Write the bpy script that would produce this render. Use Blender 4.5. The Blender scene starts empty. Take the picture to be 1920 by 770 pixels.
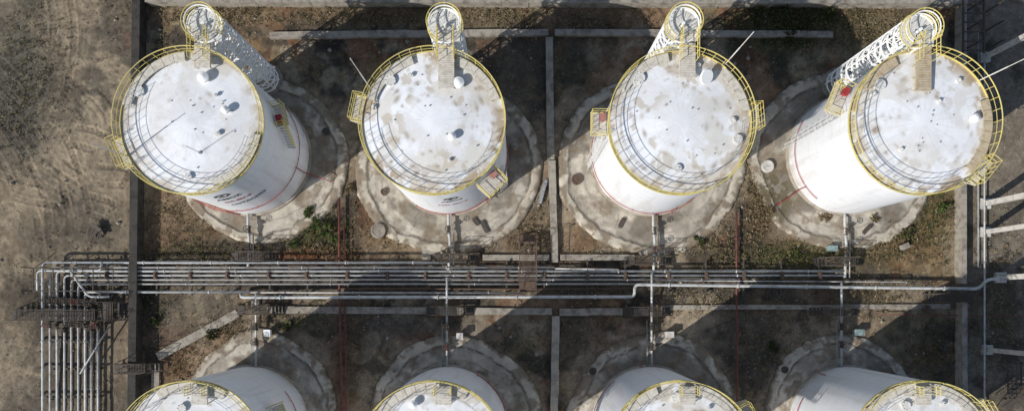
import bpy, math, random
import numpy as np
from mathutils import Vector, Matrix
random.seed(7); RNG=np.random.RandomState(11)
scene=bpy.context.scene
H=62.0; F=1280.0; NX,NY=965.0,566.0
def W(px,py,z=0.0):
    return ((px-NX)*(H-z)/F, -(py-NY)*(H-z)/F)
# ---------------------------------------------------------------- noise
LAT=RNG.rand(16,256,256)
def vnoise(x,y,s):
    L=LAT[s%16]; xi=np.floor(x).astype(int); yi=np.floor(y).astype(int)
    fx=x-xi; fy=y-yi; fx=fx*fx*(3-2*fx); fy=fy*fy*(3-2*fy)
    a=L[xi%256,yi%256]; b=L[(xi+1)%256,yi%256]; c=L[xi%256,(yi+1)%256]; d=L[(xi+1)%256,(yi+1)%256]
    return (a*(1-fx)+b*fx)*(1-fy)+(c*(1-fx)+d*fx)*fy
def fbm(x,y,size,octv=4,seed=0,gain=.55):
    t=np.zeros_like(x,dtype=float); A=0;a=1.0; f=1.0/size
    for o in range(octv):
        cs,sn=math.cos(.6*o+.3*seed),math.sin(.6*o+.3*seed)
        t+=a*vnoise((x*cs-y*sn)*f+17.3*o+seed*5.1,(x*sn+y*cs)*f+9.7*o+seed*3.3,seed+o); A+=a; a*=gain; f*=2.03
    return t/A
def sstep(a,b,x):
    t=np.clip((x-a)/(b-a),0,1); return t*t*(3-2*t)
# ---------------------------------------------------------------- materials
def mat(name,col,rough=.6,metal=0.0,var=.25,scale=2.0,bump=.0,col2=None,attr=None,fine=25.0,spec=.3):
    m=bpy.data.materials.new(name); m.use_nodes=True; nt=m.node_tree; N=nt.nodes; L=nt.links
    b=N['Principled BSDF']; b.inputs['Roughness'].default_value=rough; b.inputs['Metallic'].default_value=metal
    b.inputs['Specular IOR Level'].default_value=spec
    g=N.new('ShaderNodeNewGeometry')
    n1=N.new('ShaderNodeTexNoise'); n1.inputs['Scale'].default_value=scale; n1.inputs['Detail'].default_value=8; n1.inputs['Roughness'].default_value=.65
    L.new(g.outputs['Position'],n1.inputs['Vector'])
    n2=N.new('ShaderNodeTexNoise'); n2.inputs['Scale'].default_value=fine; n2.inputs['Detail'].default_value=4
    L.new(g.outputs['Position'],n2.inputs['Vector'])
    if attr:
        a=N.new('ShaderNodeAttribute'); a.attribute_name=attr
        r=N.new('ShaderNodeMapRange'); r.inputs['From Min'].default_value=.3; r.inputs['From Max'].default_value=.7
        r.inputs['To Min'].default_value=1-var; r.inputs['To Max'].default_value=1+var
        L.new(n1.outputs['Fac'],r.inputs['Value'])
        r2=N.new('ShaderNodeMapRange'); r2.inputs['From Min'].default_value=.3; r2.inputs['From Max'].default_value=.7
        r2.inputs['To Min'].default_value=1-var; r2.inputs['To Max'].default_value=1+var
        L.new(n2.outputs['Fac'],r2.inputs['Value'])
        mu=N.new('ShaderNodeMath'); mu.operation='MULTIPLY'; L.new(r.outputs[0],mu.inputs[0]); L.new(r2.outputs[0],mu.inputs[1])
        v=N.new('ShaderNodeVectorMath'); v.operation='SCALE'; L.new(a.outputs['Color'],v.inputs[0]); L.new(mu.outputs[0],v.inputs['Scale'])
        L.new(v.outputs[0],b.inputs['Base Color'])
    else:
        cr=N.new('ShaderNodeValToRGB'); c2=col2 or tuple(c*(1-var) for c in col)
        cr.color_ramp.elements[0].position=.36; cr.color_ramp.elements[0].color=(*c2,1)
        cr.color_ramp.elements[1].position=.56; cr.color_ramp.elements[1].color=(*col,1)
        L.new(n1.outputs['Fac'],cr.inputs[0]); L.new(cr.outputs[0],b.inputs['Base Color'])
    if bump>0:
        bp=N.new('ShaderNodeBump'); bp.inputs['Strength'].default_value=bump; bp.inputs['Distance'].default_value=.05
        L.new(n2.outputs['Fac'],bp.inputs['Height']); L.new(bp.outputs[0],b.inputs['Normal'])
    return m
M_ground=mat('soil',(1,1,1),1,attr='Col',var=.20,scale=1.7,fine=9,bump=.6,spec=.05)
M_pad=mat('pad_concrete',(1,1,1),.95,attr='Col',var=.13,scale=1.3,fine=14,bump=.3,spec=.1)
M_tankw=mat('tank_paint',(1,1,1),.6,attr='Col',var=.03,scale=1.2,fine=6,spec=.2)
M_leaf=mat('leaves',(1,1,1),.8,attr='Col',var=.2,scale=3,spec=.1)
M_yel=mat('yellow_paint',(.70,.57,.15),.55,var=.3,scale=5,col2=(.56,.50,.27))
M_white=mat('white_steel_paint',(.88,.88,.86),.5,var=.06,scale=2.5)
M_wdull=mat('dull_white_paint',(.70,.69,.65),.6,var=.22,scale=2.5)
M_galv=mat('galvanised_steel',(.36,.37,.38),.5,metal=.15,var=.35,scale=2)
M_pipe=mat('pipe_cladding',(.44,.43,.41),.5,metal=.1,var=.4,scale=1.2,col2=(.26,.235,.21))
M_pipew=mat('pale_pipe_paint',(.53,.54,.53),.5,var=.3,scale=1.5,col2=(.36,.35,.32))
M_dark=mat('dark_steel',(.085,.08,.072),.7,metal=.2,var=.4,scale=4,col2=(.11,.075,.05))
M_rust=mat('rusty_steel',(.14,.095,.07),.85,var=.4,scale=3)
M_red=mat('red_paint',(.38,.045,.045),.5,var=.3,scale=3)
M_pred=mat('sun_faded_red_paint',(.42,.15,.13),.6,var=.3,scale=6,col2=(.38,.28,.25))
M_dred=mat('faded_red_paint',(.19,.065,.05),.7,var=.4,scale=2.5)
M_conc=mat('concrete',(.36,.325,.27),.95,var=.4,scale=1.4,bump=.4,col2=(.20,.175,.145),spec=.1)
M_concl=mat('pale_concrete',(.43,.385,.315),.95,var=.35,scale=1.4,bump=.3,col2=(.27,.237,.19),spec=.1)
M_concw=mat('whitewashed_concrete',(.60,.57,.52),.9,var=.3,scale=2,spec=.1)
M_wall=mat('weathered_wall',(.068,.063,.056),.95,var=.4,scale=1.3,bump=.4,spec=.1)
M_deck=mat('deck_plate',(.52,.44,.31),.7,var=.35,scale=3,col2=(.40,.31,.20))
M_deck2=mat('grating',(.62,.585,.51),.7,var=.35,scale=3,col2=(.47,.425,.35))
M_teal=mat('teal_paint',(.28,.36,.35),.5,var=.25,scale=3)
M_black=mat('black_lettering',(.03,.03,.032),.5,var=.1)
M_redl=mat('red_lettering',(.42,.06,.06),.5,var=.1)
# ---------------------------------------------------------------- mesh builder
class MB:
    def __init__(s): s.v=[]; s.f=[]; s.c=[]
    def add(s,vs,fs):
        o=len(s.v); s.v+= [tuple(p) for p in vs]; s.f+=[tuple(i+o for i in f) for f in fs]
    def poly(s,pts,r,n=6,closed=False,cap=True):
        P=[Vector(p) for p in pts]; k=len(P)
        if k<2: return
        vs=[];up=None
        for i in range(k):
            if closed: t=(P[(i+1)%k]-P[i-1])
            elif i==0: t=P[1]-P[0]
            elif i==k-1: t=P[-1]-P[-2]
            else: t=(P[i+1]-P[i]).normalized()+(P[i]-P[i-1]).normalized()
            if t.length<1e-9: t=Vector((0,0,1))
            t.normalize()
            if up is None:
                up=Vector((0,0,1)) if abs(t.z)<.9 else Vector((1,0,0))
            a=up-t*up.dot(t)
            if a.length<1e-4: a=Vector((0,1,0))-t*t.y
            a.normalize(); up=a; b=t.cross(a)
            for j in range(n):
                th=2*math.pi*(j+.5)/n; vs.append(P[i]+a*(r*math.cos(th))+b*(r*math.sin(th)))
        fs=[]
        for i in range(k if closed else k-1):
            i2=(i+1)%k
            for j in range(n):
                j2=(j+1)%n; fs.append((i*n+j,i2*n+j,i2*n+j2,i*n+j2))
        if not closed and cap:
            fs.append(tuple(range(n))); fs.append(tuple(range((k-1)*n,k*n))[::-1])
        s.add(vs,fs)
    def tube(s,p,q,r,n=6): s.poly([p,q],r,n)
    def box(s,c,d,rz=0,rot=None):
        R=rot or Matrix.Rotation(rz,3,'Z'); C=Vector(c); vs=[]
        for x in(-1,1):
            for y in(-1,1):
                for z in(-1,1): vs.append(C+R@Vector((x*d[0]/2,y*d[1]/2,z*d[2]/2)))
        s.add(vs,[(0,1,3,2),(4,6,7,5),(0,4,5,1),(2,3,7,6),(0,2,6,4),(1,5,7,3)])
    def cyl(s,c,r,h,n=16,r2=None):
        r2=r if r2 is None else r2; vs=[]
        for k,(rr,z) in enumerate(((r,0),(r2,h))):
            for j in range(n):
                a=2*math.pi*j/n; vs.append((c[0]+rr*math.cos(a),c[1]+rr*math.sin(a),c[2]+z))
        fs=[(j,(j+1)%n,n+(j+1)%n,n+j) for j in range(n)]
        fs.append(tuple(range(n))[::-1]); fs.append(tuple(range(n,2*n))); s.add(vs,fs)
    def arc(s,c,R,z,a0,a1,r,n=5,seg=None):
        seg=seg or max(3,int(abs(a1-a0)/360*80)); cl=abs(a1-a0)>=359.9
        pts=[(c[0]+R*math.cos(math.radians(a0+(a1-a0)*i/seg)),c[1]+R*math.sin(math.radians(a0+(a1-a0)*i/seg)),z) for i in range(seg if cl else seg+1)]
        s.poly(pts,r,n,closed=cl)
    def band(s,c,r0,r1,z0,z1,a0,a1,seg=60):
        vs=[];full=abs(a1-a0)>=359.9; k=seg if full else seg+1
        for i in range(k):
            a=math.radians(a0+(a1-a0)*i/seg)
            for rr,z in((r0,z0),(r1,z0),(r1,z1),(r0,z1)): vs.append((c[0]+rr*math.cos(a),c[1]+rr*math.sin(a),z))
        fs=[]
        for i in range(seg):
            p=i*4;q=((i+1)%k)*4
            for j in range(4): fs.append((p+j,p+(j+1)%4,q+(j+1)%4,q+j))
        if not full: fs+=[(0,3,2,1),(seg*4,seg*4+1,seg*4+2,seg*4+3)]
        s.add(vs,fs)
    def mesh(s,name,m,smooth=False,colors=None):
        me=bpy.data.meshes.new(name); me.from_pydata(s.v,[],s.f); me.update()
        if m: me.materials.append(m)
        if smooth: me.polygons.foreach_set('use_smooth',[True]*len(me.polygons))
        if colors is not None:
            ca=me.color_attributes.new('Col','FLOAT_COLOR','POINT'); ca.data.foreach_set('color',np.asarray(colors,dtype=np.float32).ravel())
        return me
def obj(name,me,loc=(0,0,0),parent=None,rz=0,**kw):
    o=bpy.data.objects.new(name,me); scene.collection.objects.link(o); o.location=loc; o.rotation_euler=(0,0,rz)
    if parent: o.parent=parent
    for k,v in kw.items(): o[k]=v
    return o
def empty(name,loc,label,category,group=None,rz=0):
    o=obj(name,None,loc,rz=rz,label=label,category=category)
    o.empty_display_size=.5
    if group:o['group']=group
    return o
def rpath(pts,rad=.35,n=5):
    P=[Vector(p) for p in pts]; out=[P[0]]
    for i in range(1,len(P)-1):
        a=(P[i-1]-P[i]); b=(P[i+1]-P[i]); d=min(rad,a.length*.45,b.length*.45); a.normalize(); b.normalize()
        p0=P[i]+a*d; p1=P[i]+b*d
        for k in range(n+1):
            t=k/n; out.append(p0*(1-t)**2+P[i]*2*t*(1-t)+p1*t*t)
    out.append(P[-1]); return out
PADS=[(492,300,155,158),(845,315,176,166),(1220,308,176,166),(1580,305,172,166),(487,792,146,172),(850,800,166,170),(1222,800,162,176),(1580,795,148,176)]
# ---------------------------------------------------------------- GROUND
DX=.09
xs=np.arange(-49.5,49.5,DX); ys=np.arange(-12.5,29.5,DX)
far=np.array([60,80,120,200,400.]); 
X1=np.concatenate((-far[::-1],xs,far)); Y1=np.concatenate((-far[::-1],[-20],ys,[34,42],far))
GX,GY=np.meshgrid(X1,Y1,indexing='ij'); nx,ny=GX.shape
PX=GX*F/H+NX; PY=NY-GY*F/H
n_big=fbm(GX,GY,7,4,1); n_mid=fbm(GX,GY,2.2,4,3); n_sm=fbm(GX,GY,.7,3,6); n_f=fbm(GX,GY,.25,2,9)
def C(r,g,b): return np.array([r,g,b])
def mixc(A,B,t): return A+(B-A)*t[...,None]
def const(c): return np.ones(GX.shape+(3,))*C(*c)
inside=const((.175,.135,.10))
inside=mixc(inside,const((.068,.06,.051)),sstep(.44,.55,n_mid*.5+n_big*.5))
inside=mixc(inside,const((.28,.24,.185)),sstep(.52,.62,fbm(GX,GY,3.8,5,5))*.85)
inside=mixc(inside,const((.18,.09,.05)),sstep(.53,.63,fbm(GX,GY,2.8,5,8))*.6)
inside=mixc(inside,const((.23,.18,.105)),sstep(.56,.65,fbm(GX,GY,1.4,4,10))*.5)
inside=mixc(inside,const((.05,.045,.04)),sstep(.55,.64,fbm(GX,GY,1.8,5,13))*.7)
left=const((.215,.177,.133))
left=mixc(left,const((.115,.102,.085)),sstep(.44,.57,fbm(GX,GY,6,5,2)))
left=mixc(left,const((.315,.265,.20)),sstep(.52,.63,fbm(GX,GY,3.2,5,12))*.8)
left=mixc(left,const((.11,.096,.078)),sstep(.54,.63,fbm(GX,GY,1.6,5,4))*.6)
right=const((.20,.175,.145)); right=mixc(right,const((.10,.09,.075)),sstep(.45,.6,n_mid))
wob=(n_mid-.5)*30
tl=1-sstep(248,262,PX+wob*.2); tr=sstep(1795,1810,PX)
col=mixc(inside,left,tl); col=mixc(col,right,tr)
for p in PADS:
    d=np.hypot((PX-p[0])/p[2],(PY-p[1])/p[3])
    col=mixc(col,const((.30,.25,.19)),np.clip((1-sstep(1.0,1.18,d+.5*(n_mid-.5)))*.6,0,1))
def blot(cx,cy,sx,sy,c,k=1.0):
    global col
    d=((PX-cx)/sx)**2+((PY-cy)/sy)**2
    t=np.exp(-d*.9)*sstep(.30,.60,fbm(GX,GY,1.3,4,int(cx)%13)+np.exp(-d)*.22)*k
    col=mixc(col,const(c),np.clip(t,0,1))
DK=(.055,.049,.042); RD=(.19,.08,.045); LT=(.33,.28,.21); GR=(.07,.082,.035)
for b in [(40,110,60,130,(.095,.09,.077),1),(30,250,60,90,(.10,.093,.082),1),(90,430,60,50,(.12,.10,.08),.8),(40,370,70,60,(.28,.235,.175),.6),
 (180,300,70,90,(.29,.245,.185),.6),(130,60,60,60,(.25,.21,.158),.7),(60,560,60,50,(.11,.095,.08),.8),(20,680,40,60,(.25,.21,.16),.6),(390,25,130,28,(.26,.20,.135),.8),(700,25,120,20,(.21,.16,.10),.7),
 (900,30,200,20,(.19,.15,.10),.8),(1150,30,150,20,(.22,.17,.12),.7),(1480,40,110,60,(.05,.055,.025),1),(1650,50,90,50,(.14,.12,.075),.8),
 (380,470,110,28,DK,1),(560,470,60,20,DK,.9),(670,410,30,80,DK,1),(480,485,220,16,DK,.8),(590,430,60,40,GR,.9),(330,400,60,60,(.20,.15,.10),.8),(300,330,25,80,(.19,.135,.09),.8),
 (570,480,90,16,RD,.8),(700,390,30,60,RD,.6),(740,450,60,30,(.24,.175,.115),.8),(1000,430,60,60,(.18,.135,.095),.8),(1090,450,40,40,(.17,.115,.07),.8),
 (960,120,70,90,(.095,.085,.07),.8),(1080,120,50,90,(.07,.062,.05),.9),(1040,430,30,60,LT,.4),(1500,480,120,30,(.13,.12,.06),.9),(1390,460,60,60,DK,1),
 (1680,450,80,40,(.14,.10,.05),.9),(1750,400,40,60,(.16,.12,.06),.9),(1430,380,30,70,(.12,.085,.05),.9),(1750,180,40,120,(.09,.078,.06),.8),
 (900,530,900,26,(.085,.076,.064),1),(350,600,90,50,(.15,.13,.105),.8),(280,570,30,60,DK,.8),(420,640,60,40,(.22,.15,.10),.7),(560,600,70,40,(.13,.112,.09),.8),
 (330,680,40,50,(.20,.12,.08),.7),(750,610,100,30,(.11,.10,.088),.8),(930,610,60,40,(.25,.215,.17),.8),(1080,620,60,60,(.12,.105,.085),.8),  # first dark grey blot here paints tank shadow into the soil colour
 (1310,600,60,40,(.32,.27,.205),.8),(1420,620,70,60,(.10,.09,.078),.8),(1680,570,100,30,(.26,.215,.16),.8),(1700,650,60,60,(.18,.15,.11),.7),(1760,720,50,60,(.12,.105,.085),.8),
 (130,560,120,40,DK,1),(130,690,90,110,(.10,.09,.076),.95),(215,680,30,110,(.19,.155,.118),.6),(1880,300,60,160,(.18,.155,.125),.7),(1880,600,60,60,(.10,.085,.06),.8),
 (640,690,30,90,(.18,.12,.08),.7),(230,440,30,60,(.20,.17,.13),.6),(140,440,50,30,(.10,.09,.075),.6)]:
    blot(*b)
hgt=-.03-.10*n_mid-.06*n_sm-.04*n_f
# tyre tracks on the open lot outside the bund
mL=(PX<252)&(PX>-80)&(PY<900)
gx=GX[mL]; gy=GY[mL]; px_=PX[mL]; py_=PY[mL]; sh=np.zeros(gx.shape); hh=np.zeros(gx.shape)
wear=sstep(.38,.60,fbm(gx,gy,1.1,4,15))
def lay(e,s,fade,chev,per=.46):
    global sh,hh
    m=1-sstep(.18,.32,np.abs(e)); tread=np.clip(np.sin((s+np.abs(e)*chev)*2*np.pi/per)*.9+.4,0,1)*wear
    sh=sh+m*fade*(.27*tread+.03); hh=hh-m*fade*(.045*tread+.02); ed=np.exp(-((np.abs(e)-.38)/.10)**2); hh=hh+fade*.04*ed; sh=sh-fade*.12*ed*wear
for k in range(9):
    cx,cy=W([-200,-225,-330,-300,-270,420,1400,-60,-240][k],[60,70,520,495,470,480,900,-180,445][k]); Rr=[320,375,395,378,384,250,1235,270,390][k]/20.645
    d=np.hypot(gx-cx,gy-cy); ang=np.arctan2(gy-cy,gx-cx)
    fade=sstep(.44,.60,fbm(gx,gy,4,3,k+2))*.85*(1-.6*sstep(380,480,py_)); wv=.5*(fbm(gx,gy,3,3,4+k)-.5)
    for off in(-.9,.9): lay(d-Rr-off+wv,ang*Rr+fbm(gx,gy,2,2,k)*.6,fade,.7,.40+.03*(k%4))
for k,(x0,y0,x1,y1) in enumerate([(60,285,245,335),(-20,325,215,410),(40,170,245,70),(120,250,245,300)]):
    X0,Y0=W(x0,y0);X_1,Y_1=W(x1,y1); L=math.hypot(X_1-X0,Y_1-Y0); ux,uy=(X_1-X0)/L,(Y_1-Y0)/L
    s=(gx-X0)*ux+(gy-Y0)*uy; e=-(gx-X0)*uy+(gy-Y0)*ux+.5*np.sin(s*.35+k)+.4*(fbm(gx,gy,2,2,k)-.5)
    fade=sstep(-.5,.8,s)*(1-sstep(L-.8,L+.5,s))*sstep(.42,.56,fbm(gx,gy,3,3,k+5))*.95
    for off in(-.85,.85): lay(e-off,s,fade,1.0,.44)
for q_,(cx,cy,per,seed,ax,ay,bx,by_) in enumerate([(-120,420,.5,3,185,190,55,100),(330,240,.55,5,120,60,80,70),(40,-160,.45,7,180,90,60,90),(-200,700,.55,9,100,330,90,60)]):
    X_,Y_=W(cx,cy); d=np.hypot(gx-X_,gy-Y_)+.9*(fbm(gx,gy,3,3,seed)-.5)
    msk=np.exp(-((px_-ax)/bx)**2-((py_-ay)/by_)**2)*sstep(.42,.56,fbm(gx,gy,2.0,3,seed+1))
    ln=np.sin(d*2*np.pi/per)+.6*np.sin(d*2*np.pi/(per*1.73)+1); sh+=msk*.20*np.clip(ln,0,2)*wear; hh-=msk*.04*np.clip(ln,0,2)
nf=np.clip(1-sh*1.0,.45,1.25)
col[mL]=col[mL]*nf[...,None]
hgt[mL]+=np.clip(hh,-.12,.08)
hgt=np.minimum(hgt,.02)
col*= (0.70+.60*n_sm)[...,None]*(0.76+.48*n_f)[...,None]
sp=RNG.rand(nx,ny); ins=(PX>262)
col[(sp>.986)&ins]*=1.5; col[(sp<.022)&ins]*=.5; col[(sp>.992)&~ins]*=1.3; col[(sp<.014)&~ins]*=.6
col*=C(1.02,.985,.91)
me=bpy.data.meshes.new('ground'); nv=nx*ny
co=np.stack((GX,GY,hgt),-1).reshape(-1,3)
idx=np.arange(nv).reshape(nx,ny); q=np.stack((idx[:-1,:-1],idx[1:,:-1],idx[1:,1:],idx[:-1,1:]),-1).reshape(-1,4)
me.vertices.add(nv); me.vertices.foreach_set('co',co.ravel().astype(np.float32))
me.loops.add(q.size); me.loops.foreach_set('vertex_index',q.ravel().astype(np.int32))
me.polygons.add(len(q)); me.polygons.foreach_set('loop_start',(np.arange(len(q))*4).astype(np.int32))
me.update(calc_edges=True); me.polygons.foreach_set('use_smooth',[True]*len(q))
ca=me.color_attributes.new('Col','FLOAT_COLOR','POINT')
ca.data.foreach_set('color',np.concatenate((np.clip(col,.01,.8).reshape(-1,3),np.ones((nv,1))),1).astype(np.float32).ravel())
me.materials.append(M_ground); obj('ground',me,kind='structure')
# ---------------------------------------------------------------- polar grids with vertex colour
def polar(name,mt,ra,na,fn,parent=None,loc=(0,0,0),**kw):
    r=np.asarray(ra)[:,None]*np.ones((1,na)); th=np.ones((len(ra),1))*np.linspace(0,2*np.pi,na,endpoint=False)[None]
    x,y,z,c=fn(r,th); b=MB(); b.v=list(map(tuple,np.stack((x,y,z),-1).reshape(-1,3)))
    k=len(ra)
    for i in range(k-1):
        for j in range(na):
            j2=(j+1)%na; b.f.append((i*na+j,(i+1)*na+j,(i+1)*na+j2,i*na+j2))
    cc=np.concatenate((np.clip(c,.005,.87).reshape(-1,3),np.ones((k*na,1))),1)
    me=b.mesh(name,mt,True,cc); return obj(name,me,loc,parent,**kw)
def mixc2(c,d,t): t=np.asarray(t,float)[...,None]; return c*(1-t)+d*t
def pad(px,py,rx,ry,seed):
    cx,cy=W(px,py); s=H/F
    ra=list(np.linspace(.45,.985,64))+[1.0,1.005]
    def fn(r,th):
        ox=np.cos(th)*3+seed*7; oy=np.sin(th)*3
        out=1+.17*(fbm(ox,oy,3.2,2,seed)-.5)+.055*(fbm(ox,oy,.4,4,seed+2)-.5)
        rr=r*out; x=rr*rx*s*np.cos(th); y=rr*ry*s*np.sin(th)
        hr=.885+.05*(fbm(ox,oy,1.2,4,seed+4)-.5)
        z=np.full(r.shape,.03); z=z+.10*sstep(hr,hr+.015,r)*(1-sstep(.97,.996,r)); z=np.where(r>1.001,-.25,z)
        z=z+.05*(1-sstep(.6,.85,r))
        nn=fbm(x+cx,y+cy,1.7,4,seed); n2=fbm(x+cx,y+cy,.5,3,seed+3)
        c=np.ones(r.shape+(3,))*C(.345,.308,.25)
        c=mixc2(c,C(.48,.435,.36),sstep(.44,.57,nn))
        c=mixc2(c,C(.18,.158,.127),sstep(.50,.61,fbm(x+cx,y,3,5,seed+5))*.75)
        c=mixc2(c,C(.19,.14,.09),sstep(.55,.64,fbm(x,y+cy,1.3,5,seed+6))*.6)
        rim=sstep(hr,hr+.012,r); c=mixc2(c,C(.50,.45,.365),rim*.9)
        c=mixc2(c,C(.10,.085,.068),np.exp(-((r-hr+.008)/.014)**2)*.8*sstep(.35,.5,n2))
        c=mixc2(c,C(.14,.12,.095),np.exp(-((r-.74-.02*np.sin(th*2+seed))/.010)**2)*.4*sstep(.4,.55,nn))
        c=mixc2(c,C(.17,.135,.095),sstep(.91,1,r+.14*(n2-.5))*.95*sstep(.44,.53,fbm(x,y,.8,5,seed+1)))
        c=mixc2(c,C(.22,.175,.125),rim*sstep(.52,.60,fbm(x,y,1.0,4,seed+8))*.85)
        if seed==5: c=mixc2(c,C(.11,.09,.055),np.clip(np.exp(-((x+6.2)/1.6)**2-((y+3.2)/2.6)**2)*1.6*sstep(.35,.5,n2),0,.9))
        cr=np.abs(((th/(2*np.pi)*11+.10*fbm(x,y,1,3,seed)*4)%1)-.5)*rr; c=mixc2(c,C(.12,.105,.085),(cr<.006)*.5*(r>.6))
        c=c*(.72+.56*n2)[...,None]
        return x,y,z,c
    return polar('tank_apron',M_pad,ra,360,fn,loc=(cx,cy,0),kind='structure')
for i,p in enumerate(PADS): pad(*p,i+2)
# ---------------------------------------------------------------- TANKS
R=5.28; TH=11.4
BX=[472,841,1217,1585]
by=W(0,293)[1]; by2=W(0,795)[1]
CX=[W(x,0)[0] for x in BX]
def bend(me,th0,z0,rad):
    for v in me.vertices:
        a=th0+v.co.x/rad; z=z0+v.co.y; v.co=(rad*math.cos(a),rad*math.sin(a),z)
def text_mesh(txt,size,m,bold=.015):
    cu=bpy.data.curves.new('lettering','FONT'); cu.body=txt; cu.size=size; cu.align_x='CENTER'; cu.align_y='CENTER'; cu.offset=bold; cu.space_character=1.05
    o=bpy.data.objects.new('tmp',cu); scene.collection.objects.link(o); bpy.context.view_layer.update()
    me=bpy.data.meshes.new_from_object(o.evaluated_get(bpy.context.evaluated_depsgraph_get())); bpy.data.objects.remove(o)
    me.materials.clear(); me.materials.append(m); me.name='lettering'; return me
def emblem_mesh(s):
    b=MB()
    def cres(a0,a1,r,w,cx,cy,n=18):
        vs=[]
        for i in range(n+1):
            t=i/n; a=math.radians(a0+(a1-a0)*t); ww=w*math.sin(math.pi*min(max(t,.06),.94))**.6
            for rr in(r-ww/2,r+ww/2): vs.append((cx+rr*math.cos(a)*1.3,cy+rr*math.sin(a),0))
        b.add(vs,[(2*i,2*i+1,2*i+3,2*i+2) for i in range(n)])
    cres(10,205,s*.52,s*.30,0,0); cres(195,390,s*.52,s*.26,s*.05,-s*.04); cres(0,360,s*.12,s*.2,s*.03,0)
    return b.mesh('emblem',M_black)
def tank(ti,cx,cy,seed,label,P):
    T=empty('storage_tank',(cx,cy,0),label,'tank','white storage tanks in the farm')
    def fs(r,th):
        z=.35+(TH-.35)*r; x=R*np.cos(th); y=R*np.sin(th); u=th*R
        c=np.ones(r.shape+(3,))*C(.775,.785,.80)
        st=fbm(u,z*.08,.5,3,seed)
        c=mixc2(c,C(.52,.50,.46),sstep(.55,.72,st)*.30)
        c=mixc2(c,C(.42,.35,.26),sstep(.88,1.0,1-r)*.6*sstep(.35,.6,fbm(u,z,.9,3,seed+1)))
        c=mixc2(c,C(.50,.43,.33),sstep(.95,1.0,r)*.5*sstep(.45,.6,fbm(u,z,.6,3,seed+4)))
        for k in range(1,8):
            zz=.35+(TH-.35)*k/8; c=mixc2(c,C(.6,.6,.6),(np.abs(z-zz)<.05)*.3)
        seam=(np.abs(((u/4.1+np.floor((z-.35)/1.38)*.37)%1)-.5)<.008); c=mixc2(c,C(.62,.62,.62),seam*.3)
        c=c*(.97+.06*fbm(u,z,1.5,2,seed+9))[...,None]
        rr=R+.012*(fbm(u,z,1.6,2,seed+2)-.5)
        return x*rr/R,y*rr/R,z,c
    polar('shell',M_tankw,np.linspace(0,1,97),240,fs,T)
    b=MB(); b.band((0,0),R-.3,R+.18,-.15,.35,0,360,72); obj('foundation_ring',b.mesh('foundation_ring',M_concl),parent=T)
    dirt,spots=P['dirt'],P['spots']; rs=np.random.RandomState(seed+40)
    S=[((.30+.62*rs.uniform())*R,rs.uniform(0,2*np.pi),rs.uniform(.07,.20),rs.uniform(.4,1),rs.uniform(1,2.4)) for _ in range(int(14+38*spots))]
    def fr(r,th):
        x=R*r*np.cos(th); y=R*r*np.sin(th); z=TH+.4*(1-r**1.4)
        c=np.ones(r.shape+(3,))*C(.835,.85,.87)
        nn=fbm(x+seed*3,y,2.4,4,seed); n2=fbm(x,y+seed,.7,3,seed+2)
        c=mixc2(c,C(.70,.70,.69),sstep(.47,.61,nn)*.6)
        c=mixc2(c,C(.67,.635,.565),sstep(.51,.60,fbm(x+seed,y,1.5,5,seed+3))*(.2+.45*spots)*sstep(.15,.5,r))
        wq=.10*(fbm(x,y,1.2,4,seed+9)-.5)
        secn=sstep(.46,.54,fbm(np.cos(th)*3+seed,np.sin(th)*3,1.7,3,seed+7))
        e=sstep(.79,.82,r+wq)*secn
        c=mixc2(c,C(.58,.51,.405),e*dirt*.7*sstep(.36,.52,n2))
        c=mixc2(c,C(.38,.285,.18),sstep(.80,.94,r+wq)*dirt*sstep(.50,.58,fbm(x,y,.8,5,seed+6))*.85)
        c=mixc2(c,C(.34,.27,.18),np.exp(-((r-.965)/.02)**2)*.6*sstep(.45,.6,n2)*dirt)
        c=mixc2(c,C(.50,.435,.34),sstep(.58,.66,fbm(x,y+seed,.9,5,seed+11))*spots*.65*sstep(.3,.5,r))
        sec=np.abs(((th/(2*np.pi)*20)%1)-.5)*r*R*2*np.pi/20; c=mixc2(c,C(.62,.60,.56),(sec<.045)*.25*(r>.15)*sstep(.4,.5,nn+.1))
        sec2=np.floor(th/(2*np.pi)*20)*12.9898; c=c*(1-.02*((np.sin(sec2)*43758.5)%1))[...,None]
        for q in(.36,.7): c=mixc2(c,C(.58,.57,.54),(np.abs(r-q)<.006)*.2)
        for(sr,sa,sz,sk,el) in S:
            dx=x*math.cos(sa)+y*math.sin(sa)-sr; dy=-x*math.sin(sa)+y*math.cos(sa)
            c=mixc2(c,C(.30,.24,.165),np.clip(np.exp(-((dx/sz)**2+(dy/(sz*el))**2))*sk*(.1+1.2*n2)*min(1,spots+.4),0,1))
        c=c*(.94+.12*n2)[...,None]
        return x,y,z,c
    polar('roof',M_tankw,np.linspace(0.0,1,80),360,fr,T)
    b=MB(); zr=TH+.03; Ro=R+.03
    for hz,rr in((.55,.02),(1.1,.038)): b.arc((0,0),Ro+.03*hz,zr+hz,0,360,rr,5,96)
    b.band((0,0),Ro-.02,Ro+.03,TH-.02,TH+.14,0,360,96)
    for k in range(40):
        a=2*math.pi*k/40; c_,s_=math.cos(a),math.sin(a); b.tube((Ro*c_,Ro*s_,zr),((Ro+.03)*c_,(Ro+.03)*s_,zr+1.1),.024,4)
    obj('guard_rail',b.mesh('guard_rail',M_yel),parent=T)
    Ri=R*.85
    for(a0,a1) in P['inner']:
        b=MB()
        for hz in(.5,1.0): b.arc((0,0),Ri,TH+.15+hz,a0,a1,.018,4)
        k=int((a1-a0)/8)
        for i in range(k+1):
            a=math.radians(a0+(a1-a0)*i/k); b.tube((Ri*math.cos(a),Ri*math.sin(a),TH+.1),(Ri*math.cos(a),Ri*math.sin(a),TH+1.15),.016,4)
        obj('inner_rail',b.mesh('inner_rail',M_galv),parent=T)
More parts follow.
